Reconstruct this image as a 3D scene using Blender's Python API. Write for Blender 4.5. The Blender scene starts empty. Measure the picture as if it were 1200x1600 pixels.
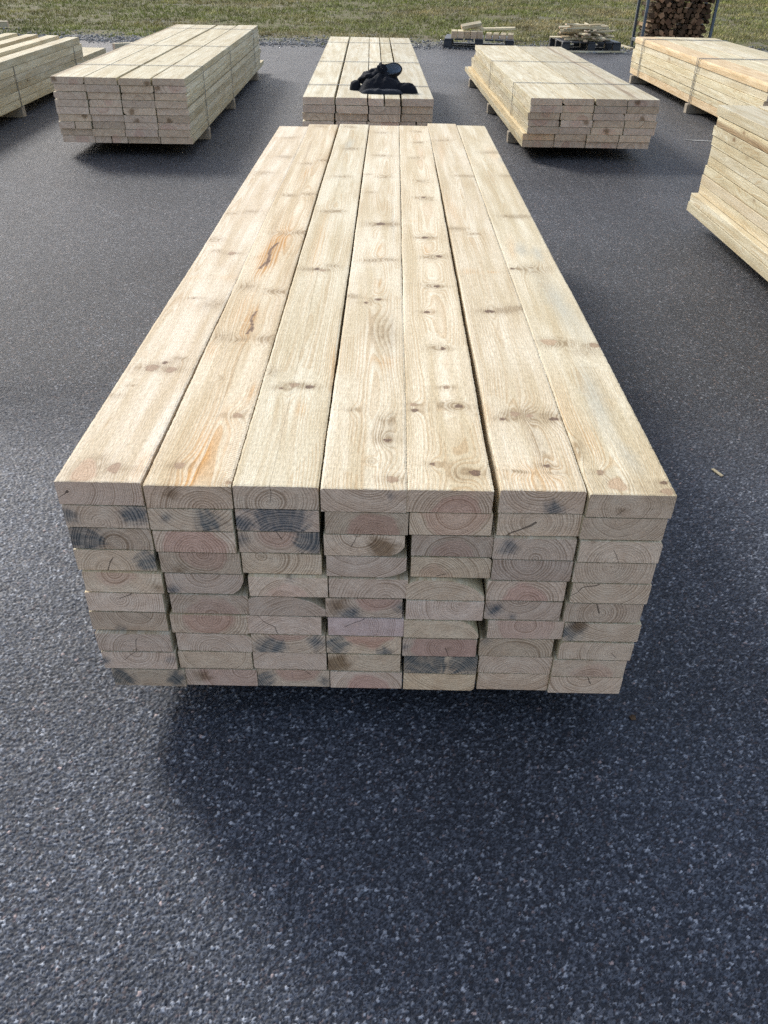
import bpy, bmesh, math, random
import numpy as np
from mathutils import Matrix, Vector, noise as mnoise

random.seed(7)
rng = np.random.default_rng(11)
C = bpy.context.scene.collection
SC = bpy.context.scene
R = math.radians

# ------------------------------------------------------------------ camera
cam_d = bpy.data.cameras.new('camera')
cam = bpy.data.objects.new('camera', cam_d)
C.objects.link(cam)
cam_d.sensor_fit = 'VERTICAL'
cam_d.sensor_height = 24.0
cam_d.lens = 1247.1 / 1600 * 24
cam_d.clip_start = 0.05
cam_d.clip_end = 2000
PITCH, YAW, ROLL = 0.617178, 0.0055506, 0.021897
fw = Vector((math.sin(YAW) * math.cos(PITCH), math.cos(YAW) * math.cos(PITCH), -math.sin(PITCH)))
r0 = Vector((math.cos(YAW), -math.sin(YAW), 0))
u0 = r0.cross(fw)
rv = r0 * math.cos(ROLL) + u0 * math.sin(ROLL)
uv = -r0 * math.sin(ROLL) + u0 * math.cos(ROLL)
M = Matrix((rv, uv, -fw)).transposed().to_4x4()
M.translation = Vector((0, 0, 1.357))
cam.matrix_world = M
SC.camera = cam

# ------------------------------------------------------------------ light
SUN_EL, SUN_AZ = R(34), R(-38)          # azimuth measured from +Y towards +X
SUN_STRENGTH, SUN_ANGLE = 2.75, R(13)
SKY_STRENGTH = 0.15
world = bpy.data.worlds.new('World')
SC.world = world
world.use_nodes = True
wn = world.node_tree
sky = wn.nodes.new('ShaderNodeTexSky')
sky.sky_type = 'NISHITA'
sky.sun_disc = False
sky.sun_elevation = SUN_EL
sky.sun_rotation = SUN_AZ
sky.air_density = 1.0
sky.dust_density = 2.2
bg = wn.nodes['Background']
bg.inputs['Strength'].default_value = SKY_STRENGTH
haze = wn.nodes.new('ShaderNodeMix')            # thin even haze over the whole sky
haze.data_type = 'RGBA'; haze.blend_type = 'ADD'
haze.inputs[0].default_value = 1.0
haze.inputs[7].default_value = (1.45, 1.42, 1.40, 1)
wn.links.new(sky.outputs[0], haze.inputs[6])
wn.links.new(haze.outputs[2], bg.inputs['Color'])
sun_d = bpy.data.lights.new('sun', 'SUN')
sun_d.energy = SUN_STRENGTH
sun_d.angle = SUN_ANGLE
sun_d.color = (1.0, 0.98, 0.94)
sun = bpy.data.objects.new('sun', sun_d)
C.objects.link(sun)
sd = Vector((math.sin(SUN_AZ) * math.cos(SUN_EL), math.cos(SUN_AZ) * math.cos(SUN_EL), math.sin(SUN_EL)))
sun.rotation_euler = (-sd).to_track_quat('-Z', 'Y').to_euler()
sun.location = sd * 30
vs = SC.view_settings
vs.view_transform = 'Standard'
vs.look = 'None'
vs.exposure = 0.30
vs.gamma = 1.0
SC.cycles.use_denoising = False
SC.cycles.max_bounces = 4
SC.cycles.adaptive_threshold = .015

# ------------------------------------------------------------------ helpers
class S:                                    # a node socket with arithmetic
    def __init__(s, g, o): s.g, s.o = g, o
    def _m(s, op, *a): return s.g.math(op, s, *a)
    def __add__(s, b): return s._m('ADD', b)
    def __radd__(s, b): return s._m('ADD', b)
    def __sub__(s, b): return s._m('SUBTRACT', b)
    def __rsub__(s, b): return s.g.math('SUBTRACT', b, s)
    def __mul__(s, b): return s._m('MULTIPLY', b)
    def __rmul__(s, b): return s._m('MULTIPLY', b)
    def __truediv__(s, b): return s._m('DIVIDE', b)
    def abs(s): return s._m('ABSOLUTE')
    def frac(s): return s._m('FRACT')
    def sqrt(s): return s._m('SQRT')
    def sin(s): return s._m('SINE')
    def max(s, b): return s._m('MAXIMUM', b)
    def min(s, b): return s._m('MINIMUM', b)
    def pow(s, b): return s._m('POWER', b)
    def clamp(s): return s.g.rng(s, 0, 1, 0, 1)

class G:                                    # a material's node graph
    def __init__(s, name):
        s.mat = bpy.data.materials.new(name)
        s.mat.use_nodes = True
        s.t = s.mat.node_tree
        s.t.nodes.clear()
        s.out = s.t.nodes.new('ShaderNodeOutputMaterial')
        s.bsdf = s.t.nodes.new('ShaderNodeBsdfPrincipled')
        s.t.links.new(s.bsdf.outputs[0], s.out.inputs[0])
    def put(s, sock, v):
        if isinstance(v, S): s.t.links.new(v.o, sock)
        elif v is not None:
            if sock.type == 'RGBA' and len(v) == 3: v = (*v, 1)
            sock.default_value = v
    def node(s, typ, ins=None, out=0, **kw):
        n = s.t.nodes.new('ShaderNode' + typ)
        for k, v in kw.items(): setattr(n, k, v)
        for k, v in (ins or {}).items(): s.put(n.inputs[k], v)
        if isinstance(out, (list, tuple)): return [S(s, n.outputs[k]) for k in out]
        return S(s, n.outputs[out])
    def math(s, op, *a): return s.node('Math', {i: v for i, v in enumerate(a)}, operation=op)
    def rng(s, v, a, b, c=0., d=1., smooth=False):
        return s.node('MapRange', {0: v, 1: a, 2: b, 3: c, 4: d}, clamp=True,
                      interpolation_type='SMOOTHSTEP' if smooth else 'LINEAR')
    def mix(s, f, a, b, blend='MIX'):
        n = s.t.nodes.new('ShaderNodeMix'); n.data_type = 'RGBA'; n.blend_type = blend
        s.put(n.inputs[0], f); s.put(n.inputs[6], a); s.put(n.inputs[7], b)
        return S(s, n.outputs[2])
    def sep(s, v): return s.node('SeparateXYZ', {0: v}, out=[0, 1, 2])
    def vec(s, x, y, z): return s.node('CombineXYZ', {0: x, 1: y, 2: z})
    def noise(s, v, scale, detail=2., rough=.5, w=None, out='Fac', dist=0.):
        ins = {'Vector': v, 'Scale': scale, 'Detail': detail, 'Roughness': rough, 'Distortion': dist}
        n = s.t.nodes.new('ShaderNodeTexNoise')
        n.noise_dimensions = '4D' if w is not None else '3D'
        for k, x in ins.items(): s.put(n.inputs[k], x)
        if w is not None: s.put(n.inputs['W'], w)
        return S(s, n.outputs['Fac' if out == 'Fac' else 'Color'])
    def attr(s, name, typ='OBJECT', out='Vector'):
        return s.node('Attribute', out=out, attribute_name=name, attribute_type=typ)
    def obj(s): return s.node('TexCoord', out='Object')
    def bump(s, h, strength=1., dist=.001, normal=None):
        return s.node('Bump', {'Height': h, 'Strength': strength, 'Distance': dist, 'Normal': normal})
    def done(s, color=None, rough=.6, normal=None, spec=None, metal=None):
        b = s.bsdf
        s.put(b.inputs['Base Color'], color); s.put(b.inputs['Roughness'], rough)
        if normal is not None: s.put(b.inputs['Normal'], normal)
        if spec is not None: s.put(b.inputs['Specular IOR Level'], spec)
        if metal is not None: s.put(b.inputs['Metallic'], metal)
        return s.mat

def tag(o, label=None, cat=None, group=None, kind=None):
    if label: o['label'] = label
    if cat: o['category'] = cat
    if group: o['group'] = group
    if kind: o['kind'] = kind
    return o

def empty(name, loc=(0, 0, 0), rz=0.):
    o = bpy.data.objects.new(name, None)
    o.empty_display_size = .1
    C.objects.link(o)
    o.location = loc
    o.rotation_euler = (0, 0, rz)
    return o

def mesh_obj(name, me, parent=None, loc=(0, 0, 0), rot=(0, 0, 0)):
    o = bpy.data.objects.new(name, me)
    C.objects.link(o)
    o.parent = parent
    o.location = loc
    o.rotation_euler = rot
    return o

def from_bm(name, bm, mat, parent=None, loc=(0, 0, 0), rot=(0, 0, 0), smooth=False):
    bmesh.ops.recalc_face_normals(bm, faces=bm.faces)
    me = bpy.data.meshes.new(name)
    bm.to_mesh(me)
    bm.free()
    me.materials.append(mat)
    if smooth: me.shade_smooth()
    return mesh_obj(name, me, parent, loc, rot)

def box(bm, lo, hi, bev=0.):
    m = Matrix.Translation([(a + b) / 2 for a, b in zip(lo, hi)]) @ Matrix.Diagonal([b - a for a, b in zip(lo, hi)] + [1])
    r = bmesh.ops.create_cube(bm, size=1, matrix=m)
    if bev:
        es = list({e for v in r['verts'] for e in v.link_edges})
        bmesh.ops.bevel(bm, geom=es, offset=bev, segments=1, affect='EDGES')

def tube(bm, a, b, r, n=8):
    a, b = Vector(a), Vector(b)
    d = b - a
    q = d.to_track_quat('Z', 'Y').to_matrix().to_4x4()
    bmesh.ops.create_cone(bm, cap_ends=True, segments=n, radius1=r, radius2=r, depth=d.length,
                          matrix=Matrix.Translation((a + b) / 2) @ q)

# ------------------------------------------------------------------ materials
def wood_material():
    g = G('sawn_softwood')
    P = g.obj()
    x, y, z = g.sep(P)
    px, pz, rw = g.sep(g.attr('w_pith'))
    hx, hs, seed = g.sep(g.attr('w_heart'))
    hatch, crackx, kn = g.sep(g.attr('w_misc'))
    tone = g.attr('w_tone', out='Color')
    ca, cl, cw = g.sep(g.attr('w_check'))
    dfm, knot, kdark = g.sep(g.attr('grain_a', 'GEOMETRY'))
    smear, orange, bluef = g.sep(g.attr('grain_b', 'GEOMETRY'))
    nrm = g.node('NewGeometry', out='True Normal')
    on = g.node('VectorTransform', {0: nrm}, vector_type='NORMAL', convert_from='WORLD', convert_to='OBJECT')
    nx, ny, nz = g.sep(on)
    end = g.rng(ny.abs(), .6, .8)
    side = 1 - end
    sd = seed * 7.31
    # growth rings: distance from a wandering pith line
    slow = g.noise(g.vec(x * 4.8 + sd, y * 1.5, z * 4.8), 1., 1.5, .5, out='Color')
    sx, sy, sz = g.sep(slow)
    fine = g.noise(g.vec(x * 28, y * 4.4 + sd, z * 28), 1.0, 1, .5)
    dx = x - px + (sx - .5) * .045
    dz = z - pz + (sz - .5) * .03
    ang = g.math('ARCTAN2', dz, dx)
    # knots of planks seen from further off
    vd = g.node('TexVoronoi', {'Vector': g.vec(x * 7, y * 3.2 + sd, z * 7), 'Scale': 1.0, 'Randomness': .9}, out='Distance')
    gk = g.rng(vd, .10, .02, 0, 1, True) * kn * side
    gs = g.rng(vd, .38, .05, 0, 1, True) * kn * side
    r = (dx * dx + dz * dz).sqrt() + (fine - .5) * .006 + dfm + gs * .012
    rn = g.noise(g.vec(r * 75, sd, 1.7), 1., 2, .6)
    ph = r / rw + sy * 1.5 + (rn - .5) * 3.2
    f = ph.frac()
    late = g.rng(f, .25, .86, 0, 1, True) * g.rng(f, .90, 1.0, 1, 0)
    # colours
    var = g.noise(g.vec(x * 30 + sd, y * 2.0, z * 30), 1., 3, .6)
    fz = g.noise(g.vec(x * 420, y * 60, z * 420), 1., 2, .7)
    fe = g.noise(g.vec(x * 330, y * 330 + sd, z * 330), 1., 1, .7)
    es = g.noise(g.vec(x * 45 + z * 60, z * 620 - x * 60, sd), 1., 1, .6)
    v1 = g.rng(var, .3, .7)
    sap = g.mix(g.rng(var, .36, .64), (.605, .525, .375), (.78, .725, .595))
    latec = g.mix(v1, (.48, .355, .21), (.60, .48, .32))
    heart = g.rng(r - hx + (fine - .5) * .024 + (rn - .5) * .012, .006, -.006, 0, 1, True) * hs * g.rng(sy, .3, .6, .5, .85)
    sap = g.mix(heart * .5, sap, (.66, .46, .31))
    lamt = g.rng(g.math('FRACT', sx * 3.1 + sz * 2.3), .2, .8, .22, .70)
    face = g.mix(late * lamt, sap, latec)
    esap = g.mix(v1, (.78, .56, .42), (.88, .685, .54))
    esap = g.mix(heart * .9, esap, (.70, .41, .325))
    elate = g.rng(fine + (rn - .5) * 1.6, .25, .75, .25, 1.)
    endc = g.mix(late * elate * .9, esap, g.mix(heart, (.40, .265, .18), (.42, .22, .155)))
    col = g.mix(end, face, endc)
    # blue stain and brown stain: sectors of the sapwood with a fixed place in each plank
    nb = g.noise(g.vec(ang * 5.5 + sd, r * 24, y * 1.8), 1., 3, .6)
    def blob(name):
        bx, bz, br = g.sep(g.attr(name))
        ex, ez = bx - px, bz - pz
        rb = (ex * ex + ez * ez).sqrt()
        ab = g.math('ARCTAN2', ez, ex)
        da = g.math('WRAP', ang - ab, 3.14159, -3.14159).abs() * rb
        dr = (r - rb).abs()
        ex2, ez2 = x - bx, z - bz
        de = (ex2 * ex2 + ez2 * ez2).sqrt()
        d = (da.max(dr * .8)) * .6 + de * .4
        return g.rng(br * 1.2 - d + (nb - .5) * br * 1.5, -.006, .016, 0, 1, True) * g.rng(br, .0005, .001)
    blue = (blob('w_blue1').max(blob('w_blue2'))) * (1 - heart * .8)
    blue = (blue * g.rng(nb, .3, .6, .55, 1.) * (.8 + late * .3)).clamp()
    col = g.mix(blue * .94, col, g.mix(late, (.135, .155, .175), (.075, .09, .105)))
    brown = blob('w_brown')
    col = g.mix(brown * .75, col, g.mix(late, (.27, .155, .075), (.12, .06, .03)))
    # knots on the closest top planks, measured one by one
    col = g.mix((orange * g.rng(var, .3, .6, .35, 1.) * (.30 + late * .75)).clamp(), col, (.60, .34, .12))
    col = g.mix((bluef * g.rng(var, .3, .6, .6, 1.) * .6).clamp(), col, (.47, .47, .42))
    smn = g.noise(g.vec(x * 150, y * 60, z * 150), 1., 2, .6)
    sm = (smear * g.rng(smn, .30, .65, .35, 1.2)).clamp()
    col = g.mix((sm * (.44 + late * .85 + g.rng(fz, .4, .7, 0, .3))).clamp() * .85, col, (.31, .235, .145))
    kr = (knot * 4.5 + smn).frac()
    kc = g.mix(g.rng(kr, .3, .8, 0, 1, True) * .6, (.60, .46, .33), (.40, .275, .18))
    kc = g.mix(kdark, kc, g.mix(kr, (.075, .05, .042), (.21, .13, .09)))
    rim = g.rng(knot, .0, .12, 0, 1, True) * g.rng(knot, .14, .34, 1, 0, True)
    col = g.mix(g.rng(knot + (smn - .5) * .2, .0, .22, 0, .88, True), col, kc)
    col = g.mix(rim * kdark * .75 * g.rng(smn, .35, .6, .2, 1.), col, (.11, .07, .05))
    col = g.mix(gs * .35, col, (.40, .31, .19))
    col = g.mix(gk * .75, col, (.25, .155, .09))
    # drying crack along the plank, radial check on the end
    ck = g.rng((x - crackx - (sy - .5) * .02).abs(), .0003, .0011, 1, 0) * g.rng(crackx.abs(), .0001, .0002) * g.rng(sz, .42, .50) * side
    col = g.mix(ck * .4, col, (.16, .11, .07))
    dang = g.math('WRAP', ang - ca + (fine - .5) * .5, 3.14159, -3.14159).abs()
    chk = g.rng(dang * r, cw * .4, cw, 1, 0) * g.rng(r, cl, cl + .002, 1, 0) * end * g.rng(cl, .001, .002)
    col = g.mix(chk * .8, col, (.07, .05, .04))
    # sawing: hatching along the edges, fuzz
    saw = g.math('SINE', (y + x.abs() * .45) * 1000 + smn * 3.0)
    hm = g.rng(x.abs() + (sx - .5) * .05, .048, .066, 0, 1, True) * hatch * side * g.rng(sz, .38, .55)
    hl = g.rng(saw, .35, .85) * hm
    col = g.mix(hl * .5, col, (.38, .28, .17))
    mul = g.mix(end, g.mix(g.rng(fz, .2, .8), (.66, .63, .57), (1.2, 1.2, 1.2)), g.mix(g.rng(fe * .55 + es * .45, .25, .75), (.66, .65, .64), (1.22, 1.22, 1.22)))
    col = g.mix(1., col, mul, 'MULTIPLY')
    spk = g.rng(fe, .74, .80) * side
    col = g.mix(spk * .35, col, (.25, .17, .10))
    col = g.mix(1., col, tone, 'MULTIPLY')
    h = fz * .7 + fe * .6 + (saw2 := g.math('SINE', (y + x * .10) * 430)) * .06
    return g.done(col, .75, g.bump(h, .75, .0016), .2)

def asphalt_material():
    g = G('asphalt_chippings')
    P = g.obj()
    def n2(scale, detail, out='Fac'):
        n = g.t.nodes.new('ShaderNodeTexNoise'); n.noise_dimensions = '2D'
        g.put(n.inputs['Vector'], P); g.put(n.inputs['Scale'], scale); g.put(n.inputs['Detail'], detail); g.put(n.inputs['Roughness'], .6)
        return S(g, n.outputs[out])
    w = n2(210., 1.)
    Pd = g.node('VectorMath', {0: P, 1: g.vec(w * .007, w * -.005, 0.)}, operation='ADD')
    def layer(scale):
        n = g.t.nodes.new('ShaderNodeTexVoronoi'); n.voronoi_dimensions = '2D'
        g.put(n.inputs['Vector'], Pd); g.put(n.inputs['Scale'], scale)
        d, c, pos = (S(g, n.outputs[k]) for k in ('Distance', 'Color', 'Position'))
        rel = g.node('VectorMath', {0: Pd, 1: pos}, operation='SUBTRACT')
        tilt = g.node('VectorMath', {0: c, 1: (.5, .5, .5)}, operation='SUBTRACT')
        t = g.node('VectorMath', {0: rel, 1: tilt}, operation='DOT_PRODUCT', out='Value')
        return d, g.sep(c), t * scale
    d1, (a1, b1, c1), t1 = layer(105.)
    d2, (a2, b2, c2), t2 = layer(250.)
    big = g.rng(a1, .55, .57) * g.rng(d1, .42, .50, 1, 0)      # a large chip in its bed of small ones
    s2 = g.rng(d2, .35, .55, 1, 0, True)
    tonal = n2(1.1, 3.)
    grit = n2(800., 1.)
    film = g.rng(tonal, .3, .7, .85, 1.15) * g.rng(grit, .25, .75, .6, 1.4)
    def chip(b, c):
        k = g.mix(b.pow(2.3), (.064, .067, .074), (.205, .213, .23))
        k = g.mix(g.rng(b, .94, .97) * .8, k, (.34, .345, .355))
        return g.mix(g.rng(c, .90, .93) * .55, k, (.26, .18, .145))
    small = g.mix(s2, (.018, .019, .022), chip(b2, c2))
    col = g.mix(big, small, chip(b1, c1))
    col = g.mix(1., col, g.node('CombineColor', {0: film, 1: film, 2: film}), 'MULTIPLY')
    cn = g.t.nodes.new('ShaderNodeAttribute'); cn.attribute_name = 'chipping'; cn.attribute_type = 'GEOMETRY'
    nearf = S(g, cn.outputs['Alpha'])
    fn = g.rng(tonal, .3, .7, .85, 1.15)
    ncol = g.mix(1., S(g, cn.outputs['Color']), g.node('CombineColor', {0: fn, 1: fn, 2: fn}), 'MULTIPLY')
    col = g.mix(nearf, col, ncol)
    h1 = .75 + t1 * 1.1
    h2 = s2 * (.45 + t2 * .9)
    hh = h2 + (h1 - h2) * big + grit * .35
    return g.done(col, g.rng(b2, 0, 1, .48, .75), g.bump(hh, 1. - nearf, .0050), .22)

def simple(name, c, rough=.6, scale=30., amt=.25, spec=.4, metal=None, bump=.0005):
    g = G(name)
    P = g.obj()
    n = g.noise(P, scale, 4, .6)
    lo = tuple(v * (1 - amt) for v in c); hi = tuple(min(1, v * (1 + amt)) for v in c)
    return g.done(g.mix(g.rng(n, .3, .7), lo, hi), rough, g.bump(n, .6, bump), spec, metal)

WOOD = wood_material()
ASPHALT = asphalt_material()
STEEL = simple('dull_steel_band', (.20, .21, .22), .45, 60, .3, .5, .7)
GALV = simple('galvanised_post', (.11, .13, .16), .45, 25, .25, .5, .6)
BLACK_PLASTIC = simple('black_recycled_plastic', (.028, .032, .040), .5, 20, .3, .5)
BARE = simple('weathered_bearer', (.36, .31, .24), .8, 25, .25, .2)
BARK = simple('bark', (.10, .065, .04), .9, 40, .5, .1, bump=.004)

def wood_props(o, seed=None, pith=None, ring=.0042, heart=0., hs=0., blue=((0, 0, 0), (0, 0, 0)), brown=(0, 0, 0),
               tone=(1, 1, 1), hatch=0., crack=0., kn=0., check=(0, 0, 0)):
    seed = random.uniform(0, 90) if seed is None else seed
    if pith is None: pith = (random.uniform(-.05, .05), random.choice((-1, 1)) * random.uniform(.01, .07))
    o['w_pith'] = [float(pith[0]), float(pith[1]), float(ring)]
    o['w_heart'] = [float(heart), float(hs), float(seed)]
    o['w_misc'] = [float(hatch), float(crack), float(kn)]
    o['w_tone'] = [float(v) for v in tone]
    o['w_check'] = [float(v) for v in check]
    o['w_blue1'] = [float(v) for v in blue[0]]
    o['w_blue2'] = [float(v) for v in blue[1]]
    o['w_brown'] = [float(v) for v in brown]

def section(w, t, wane=None, bev=.0012):
    """Cross-section polygon, counter-clockwise; wane = {corner: (dx, dz)} rounds that corner off like bark side."""
    wane = wane or {}
    pts = []
    for key, sx, sz in (('bl', -1, -1), ('br', 1, -1), ('tr', 1, 1), ('tl', -1, 1)):
        a, b = wane.get(key, (bev, bev))
        n = 5 if key in wane else 1
        cx, cz = sx * w / 2, sz * t / 2
        arc = []
        for i in range(n + 1):
            u = i / n
            # from the end on the z side to the end on the x side, bulging outwards
            k = math.sin(u * math.pi) * .22
            ax, az = a * u, b * (1 - u)
            arc.append((cx - sx * ax * (1 - k), cz - sz * az * (1 - k)))
        if key in ('br', 'tl'): arc = arc[::-1]
        pts += arc
    # order: bl must run from left side to bottom
    bl = pts
    return bl

def plank_mesh(name, w, t, L, wane=None, seg=6, wob=.0012, mat=None):
    """A sawn plank along +Y from the origin (front end's centre), slightly uneven along its length."""
    sec = section(w, t, wane)
    n = len(sec)
    # sort by angle for a clean loop
    sec = sorted(sec, key=lambda p: math.atan2(p[1] * w / t, p[0]))
    V, F = [], []
    ph = random.uniform(0, 100)
    for i in range(seg + 1):
        yy = L * i / seg
        ox = (mnoise.noise((ph, yy * .8, 0)) * wob if 0 < i else 0)
        for k, (a, b) in enumerate(sec):
            V.append((a + ox, yy + (0 if 0 < i < seg else mnoise.noise((ph + a * 9, b * 9, i)) * .0012), b))
    for i in range(seg):
        for k in range(n):
            a, b = i * n + k, i * n + (k + 1) % n
            F.append((a, b, b + n, a + n))
    F.append(tuple(range(n))); F.append(tuple(range(seg * n + n - 1, seg * n - 1, -1)))
    me = bpy.data.meshes.new(name)
    me.from_pydata(V, [], F)
    bm = bmesh.new(); bm.from_mesh(me); bmesh.ops.recalc_face_normals(bm, faces=bm.faces); bm.to_mesh(me); bm.free()
    me.materials.append(mat or WOOD)
    return me

# ------------------------------------------------------------------ ground
def ground_material():
    g = G('gravelly_turf')
    P = g.obj()
    x, y, z = g.sep(P)
    n1 = g.noise(P, .9, 4, .6)
    n2 = g.noise(P, 5., 4, .6)
    n3 = g.noise(P, 40., 3, .6)
    v = g.node('TexVoronoi', {'Vector': P, 'Scale': 38.}, out='Color')
    vr, vg, vb = g.sep(v)
    stone = g.mix(vr, (.10, .10, .10), (.27, .265, .26))
    soil = g.mix(n2, (.10, .08, .05), (.21, .17, .105))
    moss = g.mix(n3, (.06, .07, .02), (.15, .15, .045))
    gravel = g.rng(y + (n2 - .5) * 2.2 + (n1 - .5) * 2.5, 15.5, 16.8, 1, 0, True)
    gravel = gravel.max(g.rng(n1 + (n3 - .5) * .3, .60, .68) * .7)
    c = g.mix(g.rng(n2, .40, .58), soil, moss)
    c = g.mix(gravel * .92, c, stone)
    return g.done(c, .9, g.bump(vr * .6 + n3, .8, .01), .2)

bm = bmesh.new()
bmesh.ops.create_grid(bm, x_segments=40, y_segments=40, size=400, matrix=Matrix.Translation((0, 300, -.02)))
GROUND = from_bm('ground', bm, ground_material())
tag(GROUND, 'gravelly green and brown turf beyond the asphalt', 'ground', kind='structure')

# asphalt yard: one sheet with a ragged far edge; near the viewer every chipping is real relief
def hash2(i, j, k):
    v = np.sin(i * 127.1 + j * 311.7 + k * 74.7) * 43758.5453
    return v - np.floor(v)
def chips(X, Y, scale, seed):
    """2-D Voronoi cells: distance to the cell point, to the runner-up, cell hashes, offset from the cell point."""
    u, v = X * scale, Y * scale
    ci, cj = np.floor(u), np.floor(v)
    d1 = np.full(X.shape, 9.); d2 = np.full(X.shape, 9.)
    bi, bj = np.zeros_like(X), np.zeros_like(X); ox, oy = np.zeros_like(X), np.zeros_like(X)
    for di in (-1, 0, 1):
        for dj in (-1, 0, 1):
            i, j = ci + di, cj + dj
            ex, ey = i + hash2(i, j, seed) - u, j + hash2(i, j, seed + 1) - v
            d = np.hypot(ex, ey)
            n = d < d1
            d2 = np.where(n, d1, np.minimum(d2, d))
            d1 = np.where(n, d, d1); bi = np.where(n, i, bi); bj = np.where(n, j, bj)
            ox = np.where(n, -ex, ox); oy = np.where(n, -ey, oy)
    return d1, d2, [hash2(bi, bj, seed + q) for q in (2, 3, 4, 5, 6)], ox, oy
def soft(v, a, b):
    t = np.clip((v - a) / (b - a), 0, 1); return t * t * (3 - 2 * t)
NY0, NY1 = .36, 2.9
HW = lambda y: .95 + .66 * (y - .36)
ys = [NY0]
while ys[-1] < NY1: ys.append(ys[-1] + .0017 + .0011 * (ys[-1] - NY0))
ys[-1] = NY1
ys = np.array(ys)
X, Y = np.meshgrid(np.linspace(-1, 1, 1080), ys)
X = X * HW(Y) + .02
wx = .0010 * np.sin(X * 710 + 2.1 * np.sin(Y * 470)) + .0008 * np.sin(Y * 930 + X * 390)
wy = .0010 * np.sin(Y * 690 + 1.7 * np.sin(X * 510)) + .0008 * np.sin(X * 870 - Y * 330)
A1, A2, AH, ax_, ay_ = chips(X + wx, Y + wy, 165., 1.)
B1, B2, BH, bx_, by_ = chips(X + wx * .5 + 7.3, Y + wy * .5, 230., 11.)
eA, eB = A2 - A1, B2 - B1
big = (AH[0] > .66) & (A1 < .25 + .35 * AH[3])
sA = soft(eA, .03, .16) * big
sB = soft(eB, .02, .22)
hA = sA * (.0016 + .0012 * AH[1] + .0024 * (ax_ * (AH[2] - .5) + ay_ * (AH[3] - .5)))
hB = sB * (.0003 + .0019 * BH[1] + .0022 * (bx_ * (BH[2] - .5) + by_ * (BH[3] - .5)))
wav = .0012 * np.sin(X * 23 + 2 * np.sin(Y * 17)) * np.sin(Y * 19 + X * 7)
Zh = 1.12 * np.maximum(hA, hB) + wav * .6 + rng.normal(0, .00012, X.shape)
def chip_col(b, c, lo, hi, p):
    t = (b ** p)[..., None]
    k = np.array(lo) * (1 - t) + np.array(hi) * t
    return np.where((c > .95)[..., None], k * np.array([1.35, 1.0, .85]), k)
bindc = np.array([.020, .0225, .028])
CB = bindc + (chip_col(BH[4], BH[2], (.028, .031, .037), (.105, .114, .132), 1.8) - bindc) * sB[..., None]
CA = chip_col(AH[4], AH[2], (.07, .077, .090), (.33, .34, .355), 2.4)
COL = CB + (CA - CB) * sA[..., None]
COL *= np.array([1.06, 1.10, 1.18])
COL *= (1 + rng.normal(0, .10, X.shape)).clip(.5, 1.6)[..., None]
near = np.minimum((HW(Y) - np.abs(X - .02)) / .25, np.minimum((Y - NY0) / .04, (NY1 - Y) / 1.0)).clip(0, 1)
near = soft(near, 0, 1)
Zh = (Zh - Zh.mean()) * soft(near, 0, .15)
Zh[0, :] = Zh[-1, :] = 0; Zh[:, 0] = Zh[:, -1] = 0
ny, nx = X.shape
idx = np.arange(ny * nx).reshape(ny, nx)
Q = np.stack([idx[:-1, :-1], idx[:-1, 1:], idx[1:, 1:], idx[1:, :-1]], -1).reshape(-1, 4)
Vn = np.stack([X, Y, Zh], -1).reshape(-1, 3)
rest_v, rest_f = [], []
def rq(x0, x1, y0, y1):
    k = len(rest_v); rest_v.extend([(x0, y0, 0), (x1, y0, 0), (x1, y1, 0), (x0, y1, 0)]); rest_f.append((k, k + 1, k + 2, k + 3))
rq(-60, 60, -40, NY0)
for sgn in (-1, 1):
    k = len(rest_v); a0, a1 = sgn * HW(NY0) + .02, sgn * HW(NY1) + .02
    rest_v.extend([(a0, NY0, 0), (60 * sgn, NY0, 0), (60 * sgn, NY1, 0), (a1, NY1, 0)]); rest_f.append((k, k + 1, k + 2, k + 3) if sgn > 0 else (k + 3, k + 2, k + 1, k))
edge = []
xx = -60.
while xx <= 60:
    e = 15.10 + .22 * mnoise.noise((xx * .4, 0, 0)) + .10 * mnoise.noise((xx * 2.2, 5, 0))
    edge.append((xx, e)); xx += .25 if abs(xx) < 12 else 2.
for (x0, e0), (x1, e1) in zip(edge[:-1], edge[1:]):
    k = len(rest_v)
    rest_v.extend([(x0, NY1, 0), (x1, NY1, 0), (x1, e1, 0), (x0, e0, 0), (x1, e1 + .01, -.03), (x0, e0 + .01, -.03)])
    rest_f += [(k, k + 1, k + 2, k + 3), (k + 3, k + 2, k + 4, k + 5)]
V = np.concatenate([Vn, np.array(rest_v)]).astype(np.float32)
F = np.concatenate([Q, np.array(rest_f) + len(Vn)]).astype(np.int32)
me = bpy.data.meshes.new('asphalt_yard')
me.vertices.add(len(V)); me.vertices.foreach_set('co', V.reshape(-1))
me.loops.add(F.size); me.loops.foreach_set('vertex_index', F.reshape(-1))
me.polygons.add(len(F)); me.polygons.foreach_set('loop_start', np.arange(0, F.size, 4, dtype=np.int32))
me.update(calc_edges=True)
at = me.attributes.new('chipping', 'FLOAT_COLOR', 'POINT')
pad = np.zeros((len(V), 4), np.float32)
pad[:len(Vn), :3] = COL.reshape(-1, 3); pad[:len(Vn), 3] = near.reshape(-1)
at.data.foreach_set('color', pad.reshape(-1))
me.materials.append(ASPHALT)
YARD = mesh_obj('asphalt_yard', me)
tag(YARD, 'dark grey asphalt yard with coarse pale chippings', 'asphalt', kind='structure')

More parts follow.
